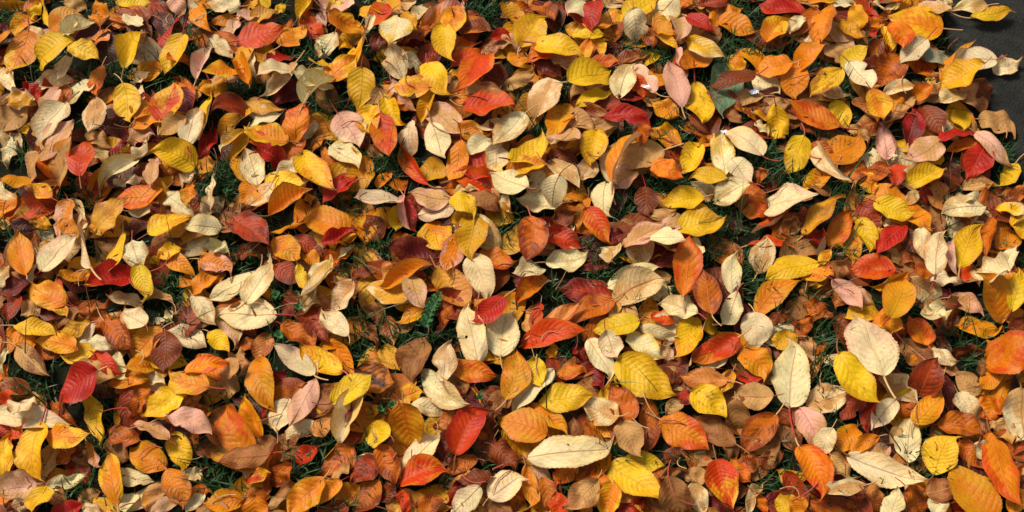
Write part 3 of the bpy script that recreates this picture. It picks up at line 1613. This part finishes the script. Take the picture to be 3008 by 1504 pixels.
STALKS = [lin(190, 92, 70), lin(204, 150, 104), lin(170, 60, 48), lin(150, 96, 48), lin(214, 168, 112)]

def midrib_strip(P):
    """raised rib down the middle of the blade"""
    m = P.shape[1] // 2
    c = P[:-1, m]
    t = np.gradient(c, axis=0)
    sd = P[:-1, m + 1] - P[:-1, m - 1]
    sd /= np.linalg.norm(sd, axis=1)[:, None] + 1e-9
    nrm = np.cross(t, sd)
    nrm /= np.linalg.norm(nrm, axis=1)[:, None] + 1e-9
    wd = np.linspace(.0011, .0004, len(c))[:, None]
    V = np.stack([c - sd * wd + nrm * .0001, c + nrm * .0009, c + sd * wd + nrm * .0001], 1)
    return V.reshape(-1, 3), grid_faces(len(c), 3)

TOWARD = np.array([-.62, .10, .75])       # up and towards the light and the viewer
def solve(lf, nu, nv, hard):
    (bx, by), (tx, ty) = lf['b'], lf['t']
    gl, gw = {1: (1.35, 1.4), 2: (1.22, 1.28), 3: (1.10, 1.17), 4: (1.01, 1.09)}[lf['l']]
    if gap_depth((bx + tx) / 2, (by + ty) / 2) < 1.6:
        gl, gw = min(gl, 1.10), min(gw, 1.14)
    mx_, my_ = (bx + tx) / 2, (by + ty) / 2
    bx, tx, by, ty = mx_ + (bx - mx_) * gl, mx_ + (tx - mx_) * gl, my_ + (by - my_) * gl, my_ + (ty - my_) * gl
    C = ground((bx + tx) / 2, (by + ty) / 2, .02)
    n = tilt_normal(.15, .07)
    while lf['l'] > 2 and np.dot(n, dirv) < .74:
        n = tilt_normal(.15, .07)
    B, T = hit(bx, by, C, n), hit(tx, ty, C, n)
    ex = T - B
    L = np.linalg.norm(ex)
    ex /= L
    ey = np.cross(n, ex)
    C = (B + T) / 2
    a, b = np.array(pix(C - ey * .005)), np.array(pix(C + ey * .005))
    ax = np.array([tx - bx, ty - by])
    ax /= np.linalg.norm(ax)
    dv = b - a
    scale = abs(dv[0] * -ax[1] + dv[1] * ax[0]) / .01
    Wd = lf['w'] * gw / scale
    if Wd > .76 * L:                              # seen shortened: it stands up more steeply
        Ln = Wd / .70
        al = math.acos(max(L / Ln, .6)) * (1 if rng.random() < .6 else -1)
        ex, n = ex * math.cos(al) + n * math.sin(al), n * math.cos(al) - ex * math.sin(al)
        L = Ln
    want = 1 if np.dot(ey, TOWARD) < 0 else -1
    if lf['l'] < 4 and rng.random() < .12:
        lf['f'] += 'w' if not lf.get('thing') else ''
    P, luv = shape_leaf(L, Wd, lf['f'], nu, nv, rng, hard, want, 8 + 4 * lf['rnd'])
    return P, luv, ex, ey, n, C, L

def attrs_for(m, luv, a, b, spot, vein, under, rnd):
    luv = luv.reshape(-1, 3).copy()
    luv[:, 2] = rnd
    o = np.ones((m, 1))
    return dict(cola=('FLOAT_COLOR', np.hstack([o * a, o])), colb=('FLOAT_COLOR', np.hstack([o * b, o])),
                luv=('FLOAT_VECTOR', luv), par=('FLOAT_VECTOR', o * np.array([spot, vein, under])))

class Pool:                              # uncountable litter gathered into one object
    def __init__(s):
        s.V, s.F, s.A, s.n = [], [], {}, 0
    def add(s, V, F, at):
        s.V.append(V.reshape(-1, 3)); s.F.append(F + s.n); s.n += V.size // 3
        for k_, (t_, d_) in at.items():
            s.A.setdefault(k_, (t_, []))[1].append(d_)
    def build(s, name, mat):
        return mesh_obj(name, np.vstack(s.V), np.vstack(s.F), mat, None,
                        {k_: (t_, np.vstack(d_)) for k_, (t_, d_) in s.A.items()})
POOL = Pool()
def plain(m):
    return np.tile([.5, .5, 0.], (m, 1))

def punch(P, F, nu, nv, flags):
    """an insect hole: the quads round one vertex left out, their rim drawn into a small ring"""
    if 'h' not in flags:
        return F
    i, j = int(nu * rng.uniform(.38, .6)), int(rng.choice([3, nv - 4]))
    c = P[i, j].copy()
    du, dv = P[i + 1, j] - P[i - 1, j], P[i, j + 1] - P[i, j - 1]
    du, dv = du / np.linalg.norm(du), dv / np.linalg.norm(dv)
    r = rng.uniform(.0018, .0027)
    for a, b in ((1, 0), (1, 1), (0, 1), (-1, 1), (-1, 0), (-1, -1), (0, -1), (1, -1)):
        q = a * du + b * dv
        P[i + a, j + b] = c + q / np.linalg.norm(q) * r * rng.uniform(.8, 1.2)
    drop = {(i + a) * (nv - 1) + j + b for a in (-1, 0) for b in (-1, 0)}
    return np.array([f for q_, f in enumerate(F) if q_ not in drop])

# bottom litter, half rotted, hidden for the most part; and the carpet going on outside the view
def filler(x, y, code, pct, tilt):
    L = rng.uniform(.068, .105)
    P, luv = shape_leaf(L, L * rng.uniform(.40, .62), 'w' if rng.random() < .1 else '', 15, 7, rng, False)
    n = tilt_normal(tilt, 0)
    h = rng.uniform(0, 2 * np.pi)
    ex = np.array([math.cos(h), math.sin(h), 0.])
    ex -= n * np.dot(ex, n)
    ex /= np.linalg.norm(ex)
    P, C = rest(P, ex, np.cross(n, ex), n, np.array([x, y, .02]), pct, False)
    a, b = colours(code)
    POOL.add(P, grid_faces(15, 7), attrs_for(P.size // 3, luv, a, b, rng.uniform(0, .7), .5, float(code[0] in UNDER), rng.random()))
DEEP = ['B', 'OB', 'GT', 'RB', 'TB', 'O', 'BD', 'OB', 'M', 'OT', 'D', 'G', 'TB', 'RB', 'T', 'G', 'KT', 'OG']
TOPS = [l['c'] for l in leaves]
XW = (-1.75, 1.75, -1.2, 1.5)
for k_ in range(3600):
    x, y = rng.uniform(*XW[:2]), rng.uniform(*XW[2:])
    px, py = pix(np.array([x, y, .01]))
    inside = -60 < px < 3068 and -60 < py < 1564
    if x > edge_x(y) - .03:
        continue
    if inside:
        if gap_depth(px, py) < 1.2 and rng.random() < .92:
            continue
        filler(x, y, DEEP[rng.integers(len(DEEP))], 65, .12)
    else:
        filler(x, y, TOPS[rng.integers(len(TOPS))] if k_ > 1100 else DEEP[rng.integers(len(DEEP))], 70, .2)

# the three hundred that show largest are things of their own
for i, l in enumerate(leaves):
    d = math.hypot(l['b'][0] - l['t'][0], l['b'][1] - l['t'][1])
    cx, cy = (l['b'][0] + l['t'][0]) / 2, (l['b'][1] + l['t'][1]) / 2
    l['px'] = (cx, cy)
    l['i'] = i
    vis = {1: .25, 2: .5, 3: .8, 4: 1.0}[l['l']]
    if not (10 < cx < 2998 and 10 < cy < 1494):
        vis *= .3
    l['score'] = d * l['w'] * vis
order = sorted(leaves, key=lambda l: -l['score'])
for l in order[:300]:
    l['thing'] = True
things = []
for l in sorted(leaves, key=lambda l: (l['l'] + (0.3 if l.get('thing') else 0) + .4 * rng.random())):
    th = l.get('thing', False)
    nu, nv = (43, 11) if th else (25, 9)
    rnd = l['rnd'] = rng.random()
    P, luv, ex, ey, n, C, L = solve(l, nu, nv, True)
    P, C = rest(P, ex, ey, n, C, 88 if l['l'] > 2 else 78, True)
    a, b = colours(l['c'])
    under = float(l['c'][0] in UNDER)
    spot = .95 if 'S' in l['f'] else .6 if 's' in l['f'] else rng.uniform(.12, .55)
    vein = .9 if 'v' in l['f'] else rng.uniform(.5, .85) if under else rng.uniform(.24, .5)
    at = attrs_for(P.size // 3, luv, a, b, spot, vein, under, rnd)
    F = grid_faces(nu, nv)
    sc = STALKS[rng.integers(len(STALKS))] * rng.uniform(.75, 1.1)
    if 'v' in l['f']:
        sc = STALKS[2]
    sV, sF = tube(stalk_path(P, L, l['f']), .0013 * L / .085, .0010 * L / .085)
    sat = attrs_for(len(sV), plain(len(sV)), sc, sc, 0, 0, 0, rnd)
    if not th:
        POOL.add(P, F, at)
        POOL.add(sV, sF, sat)
        continue
    base = P[0, nv // 2].copy()
    e = bpy.data.objects.new('leaf', None)
    e.empty_display_size = .02
    e.location = base
    COL.objects.link(e)
    F = punch(P, F, nu, nv, l['f'])
    blade = mesh_obj('blade', (P - base).reshape(-1, 3), F, LEAF, e, at)
    mV, mF = midrib_strip(P - base)
    mc = (sc * .55 + a * .45) if under else (a * .75 + lin(190, 110, 40) * .25)
    mesh_obj('midrib', mV, mF, LEAF, blade, attrs_for(len(mV), plain(len(mV)), mc, mc, 0, 0, 0, rnd))
    mesh_obj('stalk', sV - base, sF, LEAF, e, sat)
    l['obj'] = e
    things.append(l)
for _ in range(110):                     # stalks that have come off
    c = ground(rng.uniform(0, 3008), rng.uniform(0, 1504), .03)
    h, ln_ = rng.uniform(0, 6.28), rng.uniform(.02, .045)
    t = np.linspace(-.5, .5, 7)[:, None]
    q = c + ln_ * t * np.array([math.cos(h), math.sin(h), 0]) + rng.normal(0, .006) * (1 - 4 * t ** 2) * np.array([-math.sin(h), math.cos(h), 0])
    i, j = cells(q)
    a_, b_ = HM[i, j][:3].max(), HM[i, j][4:].max()
    q[:, 2] = a_ + (b_ - a_) * (t[:, 0] + .5) + .0015
    sV, sF = tube(q, .0010, .0007)
    sc = STALKS[rng.integers(len(STALKS))] * rng.uniform(.6, 1.1)
    POOL.add(sV, sF, attrs_for(len(sV), plain(len(sV)), sc, sc, 0, 0, 0, rng.random()))
lit = POOL.build('leaf_litter', LEAF)
lit['kind'] = 'stuff'
lit['label'] = 'smaller and half buried autumn leaves packed between the larger ones'
lit['category'] = 'leaf litter'

# ------------------------------------------------------------------ words for each leaf
NAME = dict(Y='yellow', G='golden', O='orange', R='red-orange', C='crimson', M='dark maroon', B='russet brown',
            D='dark brown', K='cream', T='tan', P='pale pink', V='green', A='grey-green')
def colour_words(c):
    if len(c) == 1:
        return NAME[c]
    two = {'OB': 'brownish orange', 'KT': 'beige', 'TK': 'light tan', 'KP': 'pinkish cream', 'TP': 'pinkish tan', 'KY': 'yellowish cream',
           'RB': 'reddish brown', 'TB': 'brownish tan', 'OY': 'yellow-orange', 'OG': 'golden orange', 'YG': 'deep yellow',
           'OR': 'reddish orange', 'RO': 'orange-red', 'RM': 'brick red', 'MC': 'deep red', 'PT': 'dusty pink', 'RC': 'coral red',
           'PK': 'pale blush', 'OP': 'salmon orange', 'GT': 'ochre', 'GO': 'amber', 'GY': 'mustard yellow', 'OT': 'tawny orange',
           'YO': 'orange-tinged yellow', 'RY': 'red-and-yellow', 'TM': 'mauve tan', 'PM': 'dusty rose', 'YB': 'browned yellow'}
    return two.get(c, NAME[c[0]] + '-and-' + NAME[c[1]])
DIRS = ['right', 'upper right', 'top', 'upper left', 'left', 'lower left', 'bottom', 'lower right']
COLS = ['far left', 'left', 'centre left', 'centre right', 'right', 'far right']
ROWS = ['top', 'upper', 'lower', 'bottom']
med = np.median([math.hypot(l['b'][0] - l['t'][0], l['b'][1] - l['t'][1]) for l in things])
def describe(l):
    d = (l['t'][0] - l['b'][0], -(l['t'][1] - l['b'][1]))
    ln_ = math.hypot(*d)
    size = 'large ' if ln_ > 1.3 * med else 'small ' if ln_ < .78 * med else 'narrow ' if l['w'] < .36 * ln_ else ''
    k_ = DIRS[int(round(math.atan2(d[1], d[0]) / (math.pi / 4))) % 8]
    ft = ''
    for ch, wd in (('S', ' blotched brown'), ('h', ' with a hole'), ('w', ' crumpled'), ('f', ' folded lengthwise'), ('a', ' arched'),
                   ('u', ' cupped'), ('s', ' speckled brown'), ('v', ' with reddish midrib'), ('p', ' with long stalk')):
        if ch in l['f']:
            ft = wd
            break
    core = size + colour_words(l['c']) + ' leaf' + ft
    col = COLS[min(5, max(0, int(l['px'][0] / 3008 * 6)))]
    row = ROWS[min(3, max(0, int(l['px'][1] / 1504 * 4)))]
    return core, 'tip towards ' + k_, row + ' ' + col
def neighbour(l, rank):
    q_ = sorted((o for o in things if o is not l), key=lambda o: math.dist(o['px'], l['px']))[rank]
    dx, dy = l['px'][0] - q_['px'][0], l['px'][1] - q_['px'][1]
    rel = ('right of' if dx > 0 else 'left of') if abs(dx) > abs(dy) else ('below' if dy > 0 else 'above')
    return rel + ' ' + colour_words(q_['c']) + ' one'
parts = {id(l): describe(l) for l in things}
def render_label(l, lvl):
    c, t, p = parts[id(l)]
    s_ = c + ', ' + t
    if lvl:
        s_ += ', ' + neighbour(l, lvl - 1)
    return s_ + ', ' + p
lvl = {id(l): 0 for l in things}
for _ in range(6):
    seen = {}
    for l in things:
        seen.setdefault(render_label(l, lvl[id(l)]), []).append(l)
    clash = [q_ for q_ in seen.values() if len(q_) > 1]
    if not clash:
        break
    for q_ in clash:
        for l in q_:
            lvl[id(l)] = min(lvl[id(l)] + 1, 5)
for l in things:
    o = l['obj']
    o['label'] = render_label(l, lvl[id(l)])
    o['category'] = 'leaf'
    o['group'] = 'fallen cherry leaves carpeting the lawn'

# ------------------------------------------------------------------ grass in the gaps
def grass():
    Vs, Fs, Cs, nn = [], [], [], 0
    seg = 4
    tgt = []
    for _ in range(240000):
        x, y = rng.uniform(-1.5, 1.5), rng.uniform(-1.0, 1.3)
        if x > edge_x(y) - .004:
            continue
        px, py = pix(np.array([x, y, .01]))
        inside = -80 < px < 3088 and -80 < py < 1584
        gd = gap_depth(px, py) if inside else 9
        if gd < 1.35:
            kind = 1
        elif rng.random() < .16:
            kind = 0
        else:
            continue
        tgt.append((x, y, kind))
    for x, y, kind in tgt:
        L = rng.uniform(.014, .046) if kind else rng.uniform(.008, .028)
        if kind and rng.random() < .012:
            L = rng.uniform(.06, .12)
        wd = rng.uniform(.0007, .0016)
        h = rng.uniform(0, 2 * np.pi)
        lean0 = abs(rng.normal(.5, .35))
        lean1 = lean0 + abs(rng.normal(.6, .5))
        s_ = np.linspace(0, 1, seg + 1)
        th = lean0 + (lean1 - lean0) * s_
        st = L / seg
        hx = np.concatenate([[0], np.cumsum(np.sin(th[:-1]) * st)])
        hz = np.concatenate([[0], np.cumsum(np.cos(th[:-1]) * st)])
        hz = np.maximum(hz, .002)
        ca, sa = math.cos(h), math.sin(h)
        ctr = np.stack([x + ca * hx, y + sa * hx, hz], -1)
        sd = np.array([-sa, ca, 0]) * wd
        tap = (1 - s_ ** 2.2)[:, None]
        V = np.stack([ctr - sd * tap, ctr + sd * tap], 1).reshape(-1, 3)
        Vs.append(V)
        Fs.append(GF + nn)
        nn += len(V)
        t = rng.random()
        c = np.array([.014, .060, .012]) * (1 - t) + np.array([.046, .125, .028]) * t
        if rng.random() < .07:
            c = np.array([.20, .16, .07]) * rng.uniform(.5, 1)
        Cs.append(np.tile(np.append(c * rng.uniform(.7, 1.15), 1), (len(V), 1)))
    o = mesh_obj('lawn_grass', np.vstack(Vs), np.vstack(Fs), GRASS, None, dict(cola=('FLOAT_COLOR', np.vstack(Cs))))
    o['kind'] = 'stuff'
    o['label'] = 'dark green grass showing in the gaps between leaves'
    o['category'] = 'grass'
GF = np.array([(2 * i, 2 * i + 1, 2 * i + 3, 2 * i + 2) for i in range(4)])
grass()

# ------------------------------------------------------------------ weeds
def green_attr(m, c):
    return dict(cola=('FLOAT_COLOR', np.tile(np.append(c, 1), (m, 1))))
def leaflet(length, width, notch, lobes=0):
    nu, nv = 9, 5
    u = np.linspace(0, 1, nu)
    hw = width / 2 * np.sin(np.pi * np.clip(u, 0, 1) ** .8) ** .6
    hw[0] = .0004
    hw[-1] = width * .16
    if lobes:
        hw = width / 2 * np.sin(np.pi * np.clip(u * .96 + .02, 0, 1)) ** .7 * (1 + .45 * np.cos(2 * np.pi * u * lobes))
    v = np.linspace(-1, 1, nv)
    X = u[:, None] * length - notch * length * (1 - np.abs(v))[None] * (u ** 4)[:, None]
    Y = v[None] * hw[:, None]
    Z = .0025 * np.abs(v)[None] + .004 * np.sin(u * 2.2)[:, None]
    return np.stack([X + 0 * Y, Y, Z + 0 * Y], -1).reshape(-1, 3), grid_faces(nu, nv)
def spin(V, a, t=0.0):
    ca, sa, ct, st = math.cos(a), math.sin(a), math.cos(t), math.sin(t)
    V = np.stack([V[:, 0] * ct - V[:, 2] * st, V[:, 1], V[:, 0] * st + V[:, 2] * ct], -1)
    return np.stack([V[:, 0] * ca - V[:, 1] * sa, V[:, 0] * sa + V[:, 1] * ca, V[:, 2]], -1)
CL = ['round clover leaf in grass beside the large cream leaf, centre left',
      'green clover leaf below the large cream leaf, lower left',
      'pale green clover leaf in the grass gap above the reddish brown leaf',
      'small dark clover leaf in shade under the narrow cream leaf',
      'green clover leaf among grass between brown leaves, left of the herb',
      'clover leaf in the gap left of the yellow-orange leaf, bottom centre left',
      'small clover leaf beside the yellow leaf, bottom left of centre',
      'clover leaf in the dark gap right of the beige leaf, bottom centre']
for k_, (px, py, r) in enumerate(clovers):
    z = .042
    p = ground(px, py, z)
    s_ = np.linalg.norm(ground(px + r, py, z) - p)
    e = bpy.data.objects.new('clover', None)
    e.empty_display_size = .01
    e.location = (p[0], p[1], 0)
    COL.objects.link(e)
    c = np.array([.035, .13, .035]) * rng.uniform(.8, 1.3)
    sV, sF = tube([(0.006 * (1 - t), .004 * (1 - t), .002 + (z - .002) * t) for t in np.linspace(0, 1, 5)], .0008, .0006)
    mesh_obj('stem', sV, sF, HERB, e, green_attr(len(sV), c))
    a0 = rng.uniform(0, 6.28)
    for j in range(3):
        V, F = leaflet(s_ * 1.0, s_ * 1.0, .16)
        V = spin(V, a0 + j * 2.094 + rng.normal(0, .12), rng.uniform(-.1, .25)) + np.array([0, 0, z])
        mesh_obj('leaflet', V, F, HERB, e, green_attr(len(V), c * rng.uniform(.85, 1.15)))
    e['label'] = CL[k_]
    e['category'] = 'clover'
    e['group'] = 'clover growing in the lawn'
for px, py, r in herbs:
    a, b = ground(px - 25, py + 50, .02), ground(px + 22, py - 52, .055)
    e = bpy.data.objects.new('weed', None)
    e.empty_display_size = .02
    e.location = (a[0], a[1], 0)
    COL.objects.link(e)
    o0 = np.array([a[0], a[1], 0])
    t = np.linspace(0, 1, 9)[:, None]
    path = (a * (1 - t) + b * t) - o0
    path[:, 2] += .012 * np.sin(np.pi * t[:, 0])
    path[0, 2] = .001
    c = np.array([.030, .12, .030])
    V, F = tube(path, .0011, .0006)
    mesh_obj('stem', V, F, HERB, e, green_attr(len(V), c))
    hd = math.atan2(b[1] - a[1], b[0] - a[0])
    for i in range(1, 9):
        for sgn in ((-1, 1) if i < 8 else (0,)):
            V, F = leaflet(.016 * (1 - .05 * i), .011 * (1 - .04 * i), 0, 2.5)
            V = spin(V, hd + sgn * 1.05 + rng.normal(0, .1), rng.uniform(-.05, .3)) + path[i] + np.array([0, 0, .002 + .003 * rng.random()])
            mesh_obj('leaflet', V, F, HERB, e, green_attr(len(V), c * rng.uniform(.8, 1.3)))
    e['label'] = 'small green parsley-like weed with lobed leaflets in a grassy gap'
    e['category'] = 'weed'

# ------------------------------------------------------------------ silvery scraps
SC = [(2213, 271, 15, 'bright silvery scrap at the lower edge of the russet brown leaf'),
      (2126, 388, 9, 'small silvery scrap between two cream leaves, upper right'),
      (1898, 256, 10, 'dull silvery scrap under the pale pink leaf')]
for px, py, r, lab in SC:
    c = ground(px, py, .05)
    i, j = cells(c)
    z = float(HM[i - 1:i + 2, j - 1:j + 2].max()) + .004
    c = ground(px, py, z)
    s_ = np.linalg.norm(ground(px + r, py, z) - c)
    nu = 9
    gx, gy = np.meshgrid(np.linspace(-1, 1, nu), np.linspace(-.6, .6, nu), indexing='ij')
    V = np.stack([gx * s_ + rng.normal(0, s_ * .09, gx.shape), gy * s_ + gx * s_ * .3 + rng.normal(0, s_ * .09, gx.shape),
                  np.abs(rng.normal(0, s_ * .14, gx.shape)) + .0008], -1).reshape(-1, 3)
    F = grid_faces(nu, nu)
    keep = [f for f in F if not (np.abs(V[f[0], :2]).sum() > s_ * 1.15)]
    o = mesh_obj('foil_scrap', V, np.array(keep), FOIL, smooth=False)
    o.location = c
    o['label'] = lab
    o['category'] = 'scrap'
    o['group'] = 'silvery scraps among the leaves'
